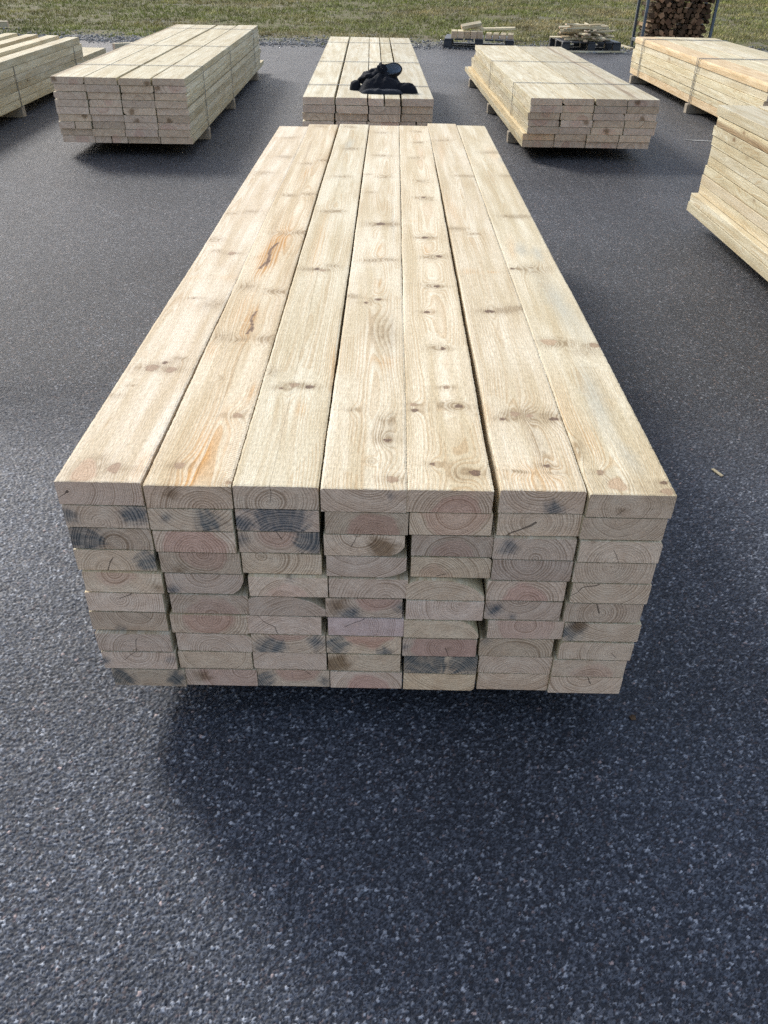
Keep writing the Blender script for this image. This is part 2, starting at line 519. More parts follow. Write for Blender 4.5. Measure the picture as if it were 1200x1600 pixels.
# ------------------------------------------------------------------ the stack in front
PLX = [[(-0.49, 1.145), (-0.335, 1.14), (-0.181, 1.143), (-0.028, 1.138), (0.121, 1.141), (0.281, 1.145), (0.432, 1.136)], [(-0.486, 1.146), (-0.335, 1.146), (-0.182, 1.149), (-0.024, 1.143), (0.125, 1.146), (0.282, 1.147), (0.43, 1.137)], [(-0.486, 1.148), (-0.334, 1.142), (-0.182, 1.148), (-0.028, 1.144), (0.131, 1.146), (0.279, 1.139), (0.433, 1.135)], [(-0.487, 1.155), (-0.33, 1.144), (-0.18, 1.145), (-0.024, 1.147), (0.132, 1.145), (0.281, 1.143), (0.431, 1.137)], [(-0.48, 1.142), (-0.327, 1.143), (-0.17, 1.137), (-0.02, 1.137), (0.125, 1.136), (0.276, 1.14), (0.434, 1.136)], [(-0.485, 1.145), (-0.323, 1.141), (-0.175, 1.143), (-0.028, 1.139), (0.126, 1.135), (0.276, 1.14), (0.429, 1.137)], [(-0.486, 1.146), (-0.329, 1.138), (-0.184, 1.141), (-0.024, 1.141), (0.123, 1.138), (0.287, 1.138), (0.435, 1.135)], [(-0.482, 1.134), (-0.324, 1.139), (-0.177, 1.142), (-0.028, 1.143), (0.122, 1.141), (0.274, 1.141), (0.431, 1.133)], [(-0.479, 1.137), (-0.327, 1.141), (-0.177, 1.144), (-0.027, 1.145), (0.127, 1.143), (0.278, 1.143), (0.426, 1.136)], [(-0.467, 1.144), (-0.32, 1.147), (-0.172, 1.144), (-0.023, 1.147), (0.127, 1.145), (0.279, 1.148), (0.427, 1.138)]]
FAR = {1: (-.474, 4.46), 2: (-.33, 4.53), 3: (-.174, 4.548), 4: (-.017, 4.53), 5: (.134, 4.547), 6: (.286, 4.619), 7: (.437, 4.581)}
KNOTS = {   # across, along, half width, half length (metres), kind: b brown, p pale, d dark, e red, s/S grey smear, o resin tint, u blue tint, r resin pocket
 1:[(-0.017,0.455,0.0138,0.0180,'b'),(0.027,0.447,0.0110,0.0154,'b'),(0.006,0.482,0.0056,0.0084,'d'),(-0.029,0.031,0.0221,0.0399,'p'),(0.019,0.045,0.0112,0.0179,'b'),(-0.022,0.076,0.0182,0.0182,'s'),(-0.062,0.322,0.0026,0.0026,'d'),(0.068,0.060,0.0203,0.0609,'o'),(0.024,1.255,0.0114,0.0148,'b'),(-0.028,1.276,0.0153,0.0153,'s'),(-0.052,1.384,0.0238,0.0286,'s'),(-0.012,0.879,0.0033,0.0033,'d'),(0.048,0.841,0.0294,0.0442,'s'),(-0.053,1.684,0.0174,0.0140,'s'),(0.013,1.714,0.0264,0.0264,'s'),(-0.020,2.285,0.0335,0.0335,'s'),(0.031,2.591,0.0333,0.0333,'s'),(-0.050,1.035,0.0246,0.0246,'o'),(0.047,1.041,0.0247,0.0247,'o'),(0.032,0.504,0.0170,0.0170,'s'),(-0.038,0.367,0.0119,0.0060,'s'),(0.005,3.016,0.0306,0.0306,'s')],
 2:[(-0.024,0.065,0.0102,0.0112,'b'),(0.072,0.012,0.0055,0.0055,'b'),(-0.012,0.416,0.0082,0.0082,'s'),(0.049,0.253,0.0100,0.0100,'b'),(-0.051,0.638,0.0225,0.0338,'s'),(0.064,0.628,0.0270,0.0243,'S'),(-0.008,0.621,0.0149,0.0149,'s'),(0.009,0.727,0.0141,0.0844,'r'),(-0.041,0.978,0.0224,0.0314,'s'),(0.044,0.943,0.0307,0.0184,'S'),(-0.013,1.249,0.0209,0.1465,'r'),(-0.008,1.471,0.0205,0.0205,'s'),(0.059,1.483,0.0268,0.0241,'S'),(-0.027,1.946,0.0236,0.0236,'S'),(0.049,1.970,0.0214,0.0214,'S'),(-0.007,2.480,0.0244,0.0244,'s'),(0.061,2.549,0.0248,0.0248,'S'),(-0.016,3.335,0.0295,0.0295,'s'),(-0.060,0.564,0.0131,0.0523,'o'),(0.004,0.036,0.0334,0.1670,'o'),(0.021,0.124,0.0293,0.1756,'o'),(-0.026,0.823,0.0195,0.1169,'o'),(0.010,1.364,0.0317,0.2533,'o'),(0.003,2.305,0.0130,0.1038,'o'),(0.064,0.360,0.0106,0.0424,'o')],
 3:[(-0.007,0.386,0.0108,0.0108,'b'),(0.027,0.379,0.0094,0.0085,'d'),(-0.033,0.370,0.0040,0.0040,'d'),(-0.061,0.449,0.0125,0.0250,'s'),(-0.017,1.127,0.0092,0.0092,'d'),(0.001,1.117,0.0091,0.0091,'b'),(-0.048,1.125,0.0220,0.0176,'s'),(0.027,1.158,0.0223,0.0178,'s'),(0.009,1.746,0.0246,0.0197,'s'),(-0.024,1.736,0.0223,0.0178,'S'),(-0.002,2.260,0.0309,0.0309,'s'),(0.014,2.796,0.0293,0.0293,'S'),(-0.024,3.330,0.0328,0.0328,'s'),(0.067,0.521,0.0144,0.1295,'o'),(-0.030,1.435,0.0203,0.3253,'o'),(-0.083,0.825,0.0131,0.1305,'o'),(0.018,0.276,0.0102,0.0306,'o'),(-0.005,2.895,0.0240,0.1439,'u')],
 4:[(0.038,0.167,0.0072,0.0072,'d'),(0.032,0.183,0.0219,0.0351,'s'),(0.048,0.032,0.0101,0.0111,'b'),(-0.035,0.286,0.0051,0.0018,'d'),(-0.022,0.878,0.0050,0.0075,'d'),(0.009,0.903,0.0084,0.0084,'d'),(-0.064,0.923,0.0221,0.0177,'S'),(-0.013,1.223,0.0285,0.0199,'S'),(0.044,1.232,0.0248,0.0149,'s'),(0.006,1.605,0.0151,0.0151,'d'),(0.017,1.598,0.0430,0.0301,'S'),(0.006,1.010,0.0106,0.0528,'o'),(-0.023,0.911,0.0051,0.0305,'o'),(0.008,1.322,0.0118,0.0825,'o'),(0.010,2.269,0.0259,0.0259,'s'),(-0.055,2.307,0.0157,0.0157,'s'),(0.000,2.665,0.0342,0.0274,'S'),(-0.012,3.200,0.0353,0.0353,'s'),(-0.036,2.019,0.0194,0.0194,'s'),(0.029,0.515,0.0287,0.0345,'o'),(0.010,0.092,0.0081,0.0081,'s'),(0.038,0.249,0.0177,0.0247,'s'),(0.027,0.678,0.0278,0.1111,'s')],
 5:[(0.012,0.394,0.0061,0.0086,'e'),(-0.057,0.288,0.0077,0.0077,'d'),(-0.059,0.312,0.0078,0.0078,'b'),(0.033,0.308,0.0091,0.0082,'d'),(0.018,0.310,0.0235,0.0235,'s'),(-0.028,0.084,0.0058,0.0052,'d'),(0.046,0.057,0.0103,0.0103,'d'),(0.022,0.056,0.0183,0.0292,'s'),(0.015,0.592,0.0075,0.0075,'d'),(0.000,0.598,0.0210,0.0210,'s'),(-0.015,0.817,0.0082,0.0082,'d'),(0.019,1.007,0.0088,0.0088,'d'),(0.007,1.011,0.0230,0.0207,'s'),(0.036,1.268,0.0097,0.0097,'d'),(0.015,1.255,0.0270,0.0216,'S'),(-0.000,1.453,0.0103,0.0103,'d'),(-0.000,1.453,0.0247,0.0247,'s'),(-0.036,1.640,0.0131,0.0131,'o'),(0.017,1.930,0.0285,0.0257,'s'),(0.010,1.957,0.0096,0.0096,'d'),(0.013,2.204,0.0282,0.0282,'s'),(-0.009,2.636,0.0256,0.0256,'s'),(0.019,2.977,0.0277,0.0277,'s'),(0.010,3.249,0.0260,0.0260,'s'),(0.002,1.328,0.0119,0.0593,'o'),(-0.003,0.290,0.0078,0.0078,'o')],
 6:[(-0.043,0.253,0.0064,0.0057,'d'),(-0.015,0.275,0.0103,0.0103,'b'),(0.013,0.269,0.0077,0.0077,'b'),(0.060,0.257,0.0103,0.0072,'d'),(0.028,0.267,0.0464,0.0325,'s'),(0.018,0.081,0.0058,0.0058,'d'),(-0.034,0.060,0.0161,0.0056,'S'),(0.032,0.058,0.0161,0.0056,'S'),(0.035,0.837,0.0333,0.0233,'S'),(-0.012,0.825,0.0132,0.0093,'d'),(0.069,0.852,0.0168,0.0134,'S'),(-0.052,1.556,0.0299,0.0209,'S'),(0.003,1.502,0.0210,0.0168,'s'),(0.027,1.128,0.0149,0.0104,'o'),(0.027,1.128,0.0130,0.0091,'o'),(-0.037,1.130,0.0297,0.0238,'o'),(-0.039,2.724,0.0146,0.2914,'o'),(-0.047,1.767,0.0205,0.2460,'o'),(-0.004,0.052,0.0573,0.0573,'o'),(0.164,1.056,0.0182,0.0363,'u'),(-0.024,3.030,0.0343,0.0275,'s'),(0.057,2.304,0.0211,0.0211,'s'),(0.024,2.312,0.0264,0.0212,'s'),(0.013,0.165,0.0110,0.0878,'s'),(0.107,0.596,0.0151,0.0226,'o'),(-0.072,0.289,0.0117,0.0585,'o')],
 7:[(-0.040,0.646,0.0200,0.0180,'p'),(-0.023,0.639,0.0214,0.0214,'s'),(0.066,0.632,0.0138,0.0138,'b'),(0.036,0.591,0.0270,0.0270,'s'),(-0.019,0.031,0.0169,0.0220,'p'),(0.063,0.012,0.0112,0.0112,'b'),(0.064,0.040,0.0068,0.0055,'d'),(-0.041,0.070,0.0069,0.0097,'e'),(-0.062,1.174,0.0075,0.0075,'d'),(0.001,1.173,0.0415,0.0415,'s'),(-0.012,1.352,0.0241,0.0722,'u'),(0.024,0.917,0.0378,0.2647,'u'),(0.033,1.323,0.0199,0.0795,'u'),(0.011,0.364,0.0297,0.1784,'u'),(0.004,1.726,0.0316,0.0253,'S'),(0.050,1.737,0.0227,0.0204,'s'),(0.064,2.327,0.0319,0.0255,'s'),(0.040,2.783,0.0475,0.0380,'s'),(0.066,3.471,0.0206,0.0206,'d'),(0.072,2.626,0.0229,0.0687,'u'),(0.043,2.756,0.0236,0.1886,'o'),(-0.060,0.305,0.0196,0.1571,'o'),(-0.042,1.350,0.0140,0.1262,'o'),(-0.034,0.178,0.0196,0.0785,'o'),(-0.063,0.153,0.0097,0.0387,'s'),(0.025,0.122,0.0167,0.0667,'u')],
}
LH, Z0 = .0497, .1
# end grain as seen: pith (mm from the middle), heart radius, blue patches, brown patch, wane, tone
B = lambda *a: tuple(v / 1000 for v in a)
N3 = (0, 0, 0)
ENDS = {
 (1,1): dict(p=(-54,1), ring=3.2), (1,2): dict(p=(-5,-10), b=[(-64,0,15),(52,8,20)], ring=4.6), (1,3): dict(p=(10,-13), b=[(-48,4,30)], ring=4.6),
 (1,4): dict(p=(-20,-26), b=[(58,0,22)]), (1,5): dict(p=(-10,24), n=(64,-9,9), h=34, hs=.6), (1,6): dict(p=(-10,8), ring=3.6), (1,7): dict(p=(15,32), ring=3.6, b=[(-20,-24,10)]),
 (1,8): dict(p=(0,-26)), (1,9): dict(p=(0,25), b=[(-72,-4,11),(66,4,9)]), (1,10): dict(p=(0,-48), b=[(-58,2,24),(58,0,18)], ring=4),
 (2,1): dict(p=(30,-26), n=(-25,5,12), ring=4.4), (2,2): dict(p=(10,60), b=[(30,0,22),(-45,4,9)], ring=4.6), (2,3): dict(p=(0,-24), h=62, hs=.9),
 (2,4): dict(p=(5,24), h=45, hs=.9, n=(-40,-18,10)), (2,5): dict(p=(5,30), b=[(-62,-12,12)], w={'br': (22,30)}), (2,6): dict(p=(10,-25), h=42, hs=.9),
 (2,7): dict(p=(0,22), h=50, hs=1), (2,8): dict(p=(0,-28), w={'tr': (14,9)}, ring=3.4), (2,9): dict(p=(0,26), ring=3.2), (2,10): dict(p=(50,30), h=95, hs=.8, n=(-36,4,15)),
 (3,1): dict(p=(-5,-6), c=(1.57,.05,.0008), ring=4.6), (3,2): dict(p=(10,-66), b=[(5,4,40),(-62,-6,18)], ring=4.8), (3,3): dict(p=(-5,25), h=38, hs=.9, b=[(56,6,26),(-70,4,12)]),
 (3,4): dict(p=(-30,18), ring=4.2), (3,5): dict(p=(0,-44), h=46, hs=.7, b=[(10,22,9)]), (3,6): dict(p=(10,-46), w={'tr': (62,30), 'tl': (18,8)}), (3,7): dict(p=(10,-60), ring=4.4, c=(2.2,.1,.0012)),
 (3,8): dict(p=(0,56), h=52, hs=.9, b=[(-38,-6,24),(55,2,16)]), (3,9): dict(p=(0,-50), w={'bl': (5,6)}), (3,10): dict(p=(10,35), h=46, hs=1, b=[(-58,-4,20),(62,-8,12)]),
 (4,1): dict(p=(10,56), w={'bl': (14,10)}, b=[(48,10,7)]), (4,2): dict(p=(10,-25), h=50, hs=1, ring=3.6), (4,3): dict(p=(-5,26), n=(34,-6,24), w={'br': (26,22)}, ring=4.2, b=None),
 (4,4): dict(p=(-15,62), w={'br': (40,18)}, ring=3.4), (4,5): dict(p=(32,-26), ring=5), (4,6): dict(p=(20,34), h=42, hs=.9, n=(-50,4,16), b=[(-28,-16,16),(64,6,13)]),
 (4,7): dict(p=(-40,0), ring=2.8, tone=(1.02,1.0,1.14), c=(.5,.09,.001)), (4,8): dict(p=(10,40), h=48, hs=1.1, b=[(-52,0,22),(40,-20,14)]), (4,9): dict(p=(25,44), n=(-58,-4,24), ring=4.6),
 (4,10): dict(p=(5,-36), h=52, hs=1.1),
 (5,1): dict(p=(15,-24), h=46, hs=.9, ring=3.8), (5,2): dict(p=(10,26), h=62, hs=.8, ring=3.6), (5,3): dict(p=(0,-32), h=44, hs=.6), (5,4): dict(p=(-25,-22), h=30, hs=.5, w={'tr': (6,7)}, ring=3.8),
 (5,5): dict(p=(0,-74), w={'tr': (66,38), 'tl': (24,14)}), (5,6): dict(p=(26,14), tone=(1.08,1.07,1.08), ring=3.4), (5,7): dict(p=(0,-60), w={'tr': (34,36)}, tone=(1.1,1.1,1.0), ring=3.),
 (5,8): dict(p=(10,0), h=62, hs=1.1, n=(16,-3,6), b=[(-70,0,8)], ring=3.4), (5,9): dict(p=(10,-42), b=[(-30,8,42),(50,8,30)], ring=4.4), (5,10): dict(p=(20,66), tone=(1.12,1.08,.92), w={'br': (8,8)}, ring=4.8),
 (6,1): dict(p=(0,45), b=[(20,-16,16)]), (6,2): dict(p=(-5,8), c=(-2.5,.06,.0025), ring=4.6), (6,3): dict(p=(10,-20), b=[(-46,4,14)], ring=4.2), (6,4): dict(p=(-10,24)),
 (6,5): dict(p=(5,-28), h=44, hs=.9), (6,6): dict(p=(-10,38), b=[(-56,2,15),(-20,-18,8)]), (6,7): dict(p=(0,12), h=54, hs=.7), (6,8): dict(p=(0,-40), b=[(-60,18,9)]), (6,9): dict(p=(0,-34), ring=4.6),
 (6,10): dict(p=(0,86), tone=(1.04,1.0,.92)),
 (7,1): dict(p=(-8,-4), w={'bl': (22,9)}, n=(-14,-8,7), ring=3.2), (7,2): dict(p=(-10,42)), (7,3): dict(p=(0,-26), w={'tr': (8,6)}, n=(-52,25,7)), (7,4): dict(p=(-5,18), ring=4.4),
 (7,5): dict(p=(0,40), c=(-2.6,.12,.0016)), (7,6): dict(p=(0,-2), c=(1.9,.05,.0024), w={'br': (5,7)}, ring=3.8), (7,7): dict(p=(10,70), b=[(-58,2,22)], n=(-48,15,15), tone=(1.02,1.02,.96)),
 (7,8): dict(p=(32,0), w={'tl': (7,12)}, ring=3.4), (7,9): dict(p=(0,-36), h=42, hs=.7), (7,10): dict(p=(-5,38), tone=(1.08,1.06,1.0), ring=4.4),
}

def hero_fields(X, Y, kl):
    """Grain deflection, knots, smears and tints at points of a top face (numpy arrays)."""
    d, k, kd = np.zeros_like(X), np.zeros_like(X), np.zeros_like(X)
    s, o, u = np.zeros_like(X), np.zeros_like(X), np.zeros_like(X)
    for i, (kx, ky, rx, ry, t) in enumerate(kl):
        q = np.sin(i * 12.9898 + kx * 400) * .5
        ax = X - kx + q * .15 * (Y - ky)
        ay = Y - ky
        an = np.arctan2(ay, ax)
        wob = 1 + .12 * np.sin(3 * an + i) + .07 * np.sin(5 * an + 2 * i)
        e = np.sqrt((ax / rx) ** 2 + (ay / ry) ** 2) / wob
        if t in 'bpde':
            m = np.clip(1 - e / 1.05, 0, 1)
            k = np.maximum(k, m)
            dk = {'b': .42, 'p': .08, 'd': 1., 'e': .55}[t]
            kd = np.where(m > 0, dk, kd)
            rr = max(rx, .007)
            d += .0105 * np.exp(-(ax / (rr * 2.1)) ** 2 - (ay / (rr * 4.2)) ** 2) * np.sign(kx + .003)
            s += .8 * np.exp(-((ax) / (rr * 3.4)) ** 2 - ((ay) / (rr * 1.5)) ** 2) * (.7 if t == 'p' else 1)
        elif t in 'sS':
            fl = np.abs(ay + .3 * ax * q) / (ry * .95)
            s += (.95 if t == 's' else 1.3) * np.exp(-(ax / (rx * 1.25)) ** 2 - fl ** 1.7)
            d += .012 * np.exp(-(ax / (rx * 1.0)) ** 2 - (ay / (max(ry, .010) * 1.5)) ** 2)
            if t == 'S':
                e2 = np.sqrt((ax / (rx * .75)) ** 2 + (ay / (.0045)) ** 2)
                s += .9 * np.clip(1 - e2, 0, 1)
        elif t == 'o':
            o += .55 * np.exp(-e ** 2 * 1.1)
        elif t == 'u':
            u += 1.1 * np.clip(1.25 - e, 0, 1)
        elif t == 'r':
            o += 1.5 * np.exp(-(e / 1.35) ** 3); s += .5 * np.exp(-(e / 1.0) ** 2)
            line = np.abs(ax + .25 * rx * np.sin(ay / ry * 5)) / (rx * .22)
            m = np.clip(1 - line, 0, 1) * (np.abs(ay) < ry * .85)
            k = np.maximum(k, m * .9); kd = np.where(m > 0, 1., kd)
            line2 = np.abs(ax - rx * .45) / (rx * .16)
            m2 = np.clip(1 - line2, 0, 1) * (np.abs(ay + ry * .5) < ry * .2)
            k = np.maximum(k, m2 * .8); kd = np.where(m2 > 0, 1., kd)
    return d, k, kd, s, o, u

def hero_plank(name, w, t, L, kl, seed):
    """Top plank of the front stack: a finely divided, slightly wavy top with measured grain fields."""
    nx = 37
    ys = [0.]
    while ys[-1] < L: ys.append(ys[-1] + .0034 + .0018 * ys[-1])
    ys[-1] = L
    ys = np.array(ys); ny = len(ys)
    xs = np.linspace(-w / 2, w / 2, nx)
    X, Y = np.meshgrid(xs, ys)
    r = np.random.default_rng(seed)
    edge = np.cumsum(r.normal(0, .00012, (ny, 2)), 0); edge -= edge.mean(0)
    jag = r.normal(0, .00028, (ny, 2))
    X = X.copy()
    bow = .0012 * np.sin(ys * 1.1 + seed)[:, None]
    ramp = (xs / w + .5)[None, :]
    X += bow + edge[:, :1].clip(-.0012, .0012) * (1 - ramp) + edge[:, 1:].clip(-.0012, .0012) * ramp
    X[:, 0] += jag[:, 0]; X[:, -1] += jag[:, 1]
    Z = np.full_like(X, t / 2) + .0006 * np.sin(ys * 2.3 + seed * 2)[:, None]
    Z[:, 0] -= .0010 + np.abs(jag[:, 0]); Z[:, -1] -= .0010 + np.abs(jag[:, 1])
    Y2 = Y.copy(); Y2[0, :] += r.normal(0, .0004, nx); Z[0, :] -= .0007
    f = hero_fields(X, Y, kl)
    V = np.stack([X, Y2, Z], -1).reshape(-1, 3)
    low = np.stack([np.concatenate([X[:, 0], X[:, -1]]), np.concatenate([Y2[:, 0], Y2[:, -1]]), np.full(2 * ny, -t / 2)], -1)
    # rows of bottom vertices under the front and far edges
    b0 = len(V)
    V = np.concatenate([V, low])
    idx = np.arange(ny * nx).reshape(ny, nx)
    F = np.stack([idx[:-1, :-1], idx[:-1, 1:], idx[1:, 1:], idx[1:, :-1]], -1).reshape(-1, 4)
    la, lb = b0 + np.arange(ny), b0 + ny + np.arange(ny)
    FL = np.stack([idx[:-1, 0], idx[1:, 0], la[1:], la[:-1]], -1)
    FR = np.stack([idx[1:, -1], idx[:-1, -1], lb[:-1], lb[1:]], -1)
    FB = np.stack([la[:-1], la[1:], lb[1:], lb[:-1]], -1)
    faces = np.concatenate([F, FL, FR, FB]).tolist()
    faces.append([int(i) for i in idx[0][::-1]] + [int(la[0]), int(lb[0])])
    faces.append([int(i) for i in idx[-1]] + [int(lb[-1]), int(la[-1])])
    me = bpy.data.meshes.new(name)
    me.from_pydata(V.tolist(), [], faces)
    pad = np.zeros(2 * ny)
    for nm, tri in (('grain_a', f[:3]), ('grain_b', f[3:])):
        at = me.attributes.new(nm, 'FLOAT_VECTOR', 'POINT')
        dat = np.stack([np.concatenate([q.reshape(-1), pad]) for q in tri], -1).astype(np.float32)
        at.data.foreach_set('vector', dat.reshape(-1))
    me.materials.append(WOOD)
    return me

STACK = empty('lumber_stack', (-.03, 2.8, 0))
tag(STACK, 'large unstrapped stack of pale sawn planks nearest the camera, ten layers high', 'lumber stack')
TOPTONE = {1: (1.02, .985, .97), 2: (.98, .93, .86), 3: (.97, .965, .92), 4: (1., .98, .94), 5: (1.01, .98, .92), 6: (.98, .955, .91), 7: (.95, .935, .87)}
TOPPITH = {1: (-.03, .075), 2: (.012, -.03), 3: (-.005, -.012), 4: (.0, .05), 5: (.005, -.03), 6: (.0, .06), 7: (.02, .055)}
def in_stack(o, x, y, z, rz=0., ry=0.):
    o.parent = STACK
    o.location = (x + .03, y - 2.8, z)
    o.rotation_euler = (0, ry, rz)

ylast = [9.] * 7
for r in range(10):
    row = [list(p) for p in PLX[r]]
    for c in range(7):
        e = ENDS[(c + 1, r + 1)]
        x, y = row[c]
        if r: y = min(y, ylast[c] + .0012) + random.uniform(-.0015, 0)
        ylast[c] = y
        z = Z0 + (9.5 - r) * LH
        if r == 0:
            fx, fy = FAR[c + 1]
            L = math.hypot(fx - x, fy - y)
            if c + 1 in (1,): pass
            me = hero_plank('plank', .1492, .0478, L, KNOTS[c + 1], c + 1)
            rz = -math.atan2(fx - x, fy - y)
        else:
            L = 3.38 + random.uniform(-.04, .06)
            wane = {k: B(*v) for k, v in e.get('w', {}).items()}
            me = plank_mesh('plank', .1480 - random.uniform(0, .0025), .0478 - random.uniform(0, .0016), L, wane, 5)
            rz = R(-.25) + R(random.uniform(-.08, .08))
        o = mesh_obj('plank', me)
        in_stack(o, x, y, z, rz, R(random.uniform(-.35, .35)))
        bl = [B(*b) for b in (e.get('b') or [])] + [N3, N3]
        tn = e.get('tone', (lambda q: (q, q * random.uniform(.985, 1.0), q * random.uniform(.90, 1.0)))(random.choice((.82, .93, 1.0, 1.06, 1.12)) * random.uniform(.95, 1.05)))
        if r == 0: tn = TOPTONE[c + 1]
        ck = e.get('c', (random.uniform(-3, 3), random.choice((0, .02, .035)), random.choice((.0007, .001, .0014))))
        pith = B(*e['p'])
        wood_props(o, seed=c * 7.3 + r * 3.1, pith=pith, ring=e.get('ring', random.uniform(3.6, 4.8)) * 1.15 / 1000, heart=e.get('h', 0) / 1000,
                   hs=e.get('hs', 0), blue=(bl[0], bl[1]), brown=B(*e['n']) if 'n' in e else N3, tone=tn,
                   hatch={2: 1., 5: .9, 6: .5, 3: .4, 1: .15, 7: .3}.get(c + 1, 0) if r == 0 else 0,
                   crack={2: .012, 3: -.012, 6: .012}.get(c + 1, 0) if r == 0 else 0, check=ck)
        if r and e.get('b') and max(b[2] for b in e['b']) >= 24: o['label'] = 'plank end with dark blue-grey stain'
        elif r and e.get('hs', 0) >= .9: o['label'] = 'plank end with pinkish heartwood'
        elif 'n' in e and r and e['n'][2] >= 15: o['label'] = 'plank end with dark brown stain'
for yy in (1.75, 2.9, 4.05):
    bm = bmesh.new(); box(bm, (-.52, -.045, 0), (.52, .045, .0985), .003)
    o = from_bm('bearer', bm, BARE); o.parent = STACK; o.location = (0, yy - 2.8, 0)

# ------------------------------------------------------------------ strapped bundles
_variants = {}
def variant(w, t, L, square=False):
    key = (round(w, 3), round(t, 3), round(L, 2), square)
    lst = _variants.setdefault(key, [])
    if len(lst) < 6:
        wn = {}
        if len(lst) in (2, 4) and not square: wn = {random.choice(('tl', 'tr', 'bl', 'br')): (w * random.uniform(.04, .09), t * random.uniform(.25, .4))}
        lst.append(plank_mesh('plank', w - .0055 - .002 * len(lst), t - .0024 - .0003 * len(lst), L, wn, 4, .003))
        return lst[-1]
    return random.choice(lst)

def bg_props(o, warm=0.):
    tn = [random.uniform(.76, 1.06)] * 3
    k = random.random()
    tn[0] *= .97; tn[1] *= 1 - .03 * warm - .02 * k; tn[2] *= 1 - .12 * warm - .10 * k
    hs = .6 if random.random() < .35 else 0.
    wood_props(o, ring=random.uniform(.004, .007), heart=random.uniform(.03, .07), hs=hs, tone=tn, kn=random.uniform(.5, 1.3),
               brown=(random.uniform(-.1, .1), random.uniform(-.02, .02), .02) if random.random() < .12 else N3)

def straps(root, W, H, z0, ys, double=False):
    for yy in ys:
        for off in ((-.02, .02) if double else (0.,)):
            bm = bmesh.new()
            wd, th = .0055, .0022
            a, b = -W / 2 - .004, W / 2 + .004
            box(bm, (a - th, -wd, z0), (a, wd, z0 + H + .002))
            box(bm, (b, -wd, z0), (b + th, wd, z0 + H + .002))
            box(bm, (a - th, -wd, z0 + H + .002), (b + th, wd, z0 + H + .002 + th))
            box(bm, (a - th, -wd, z0 - th), (b + th, wd, z0 - .0002))
            bmesh.ops.remove_doubles(bm, verts=bm.verts, dist=.0001)
            o = from_bm('strap', bm, STEEL); o.parent = root; o.location = (0, yy + off, 0)
            o.rotation_euler = (0, 0, R(random.uniform(-.6, .6)))

def bearers(root, W, z0, ys, out=.03, shift=0.):
    for yy in ys:
        bm = bmesh.new(); box(bm, (-W / 2 - out, -.04, 0), (W / 2 + out * .4, .04, z0 - .003), .003)
        o = from_bm('bearer', bm, BARE); o.parent = root; o.location = (shift, yy, 0)

def bundle(label, x, y, rz, W, L, cols, rows, t, z0, strap_y, bear_y, warm=0., ragged=.02, skip=(), double=False,
           out=.03, shift=None, extra=None, orange=()):
    """Origin at the middle of the front end on the ground; planks run along +Y."""
    root = empty('lumber_bundle', (x, y, 0), rz)
    tag(root, label, 'lumber bundle', 'strapped lumber bundles in the yard')
    w = W / cols
    for r in range(rows):
        dx = random.uniform(-.006, .006) + (shift(r) if shift else 0)
        for c in range(cols):
            if (r, c) in skip: continue
            dL = extra(r, c) if extra else 0.
            jy = random.uniform(-ragged, ragged)
            LL = L + dL
            n = 2 if random.random() < .06 else 1
            for k in range(n):
                me = variant(w / n, t, LL, rows > 10)
                xx = -W / 2 + w * c + w / n * (k + .5) + dx + random.uniform(-.0022, .0022)
                o = mesh_obj('plank', me, root, (xx, jy, z0 + t * (r + .5)), (0, R(random.uniform(-.3, .3)) * .2 / (w / n), R(random.uniform(-.05, .05))))
                bg_props(o, warm)
                if orange and r in orange and c == 0: o['w_tone'] = [1.0, random.uniform(.88, .93), random.uniform(.72, .82)]
    straps(root, W, rows * t, z0, strap_y, double)
    bearers(root, W, z0, bear_y, out)
    return root

bundle('strapped lumber bundle nine layers high, behind and left of the front stack', -1.98, 6.58, R(1.3), .985, 4.75, 4, 9, .0495, .09,
       (.72, 2.25, 4.15), (.72, 2.25, 4.3), ragged=.015, extra=lambda r, c: .28 if (r, c) == (0, 3) else random.uniform(-.06, .06))
BC = bundle('strapped lumber bundle behind the front stack with a dark jacket lying on it', -.14, 6.13, R(1.1), .915, 4.45, 4, 8, .05, .1,
       (.58, 2.05, 3.77), (.5, 2.2, 3.9), ragged=.02)
bundle('strapped lumber bundle seven layers high, right of the jacket, its long left side lit', 1.575, 6.76, R(1.2), 1.0, 3.9, 4, 7, .0494, .09,
       (.82, 2.36), (.68, 2.12, 3.94), warm=.25, ragged=.02, out=.035, orange=(1,),
       shift=lambda r: (-.03 if r < 2 else 0), extra=lambda r, c: (.75 if (r, c) == (0, 0) else .3 if (r < 4 and c == 0) else random.uniform(-.05, .08)))
bundle('strapped lumber bundle at far right beside the firewood rack, with orange edge boards', 3.62, 7.4, R(.8), 1.0, 4.15, 4, 6, .0668, .09,
       (1.75, 3.75), (.6, 1.75, 3.95), warm=.3, ragged=.015, double=True, orange=(0, 5))
bundle('tall lumber bundle cut off by the right edge, two bottom layers jutting left', 2.27, 1.0, R(.2), .84, 3.93, 4, 11, .0518, .1,
       (), (.4, 1.2, 2.0), warm=.2, ragged=.02, shift=lambda r: (-.045 if r < 2 else 0))

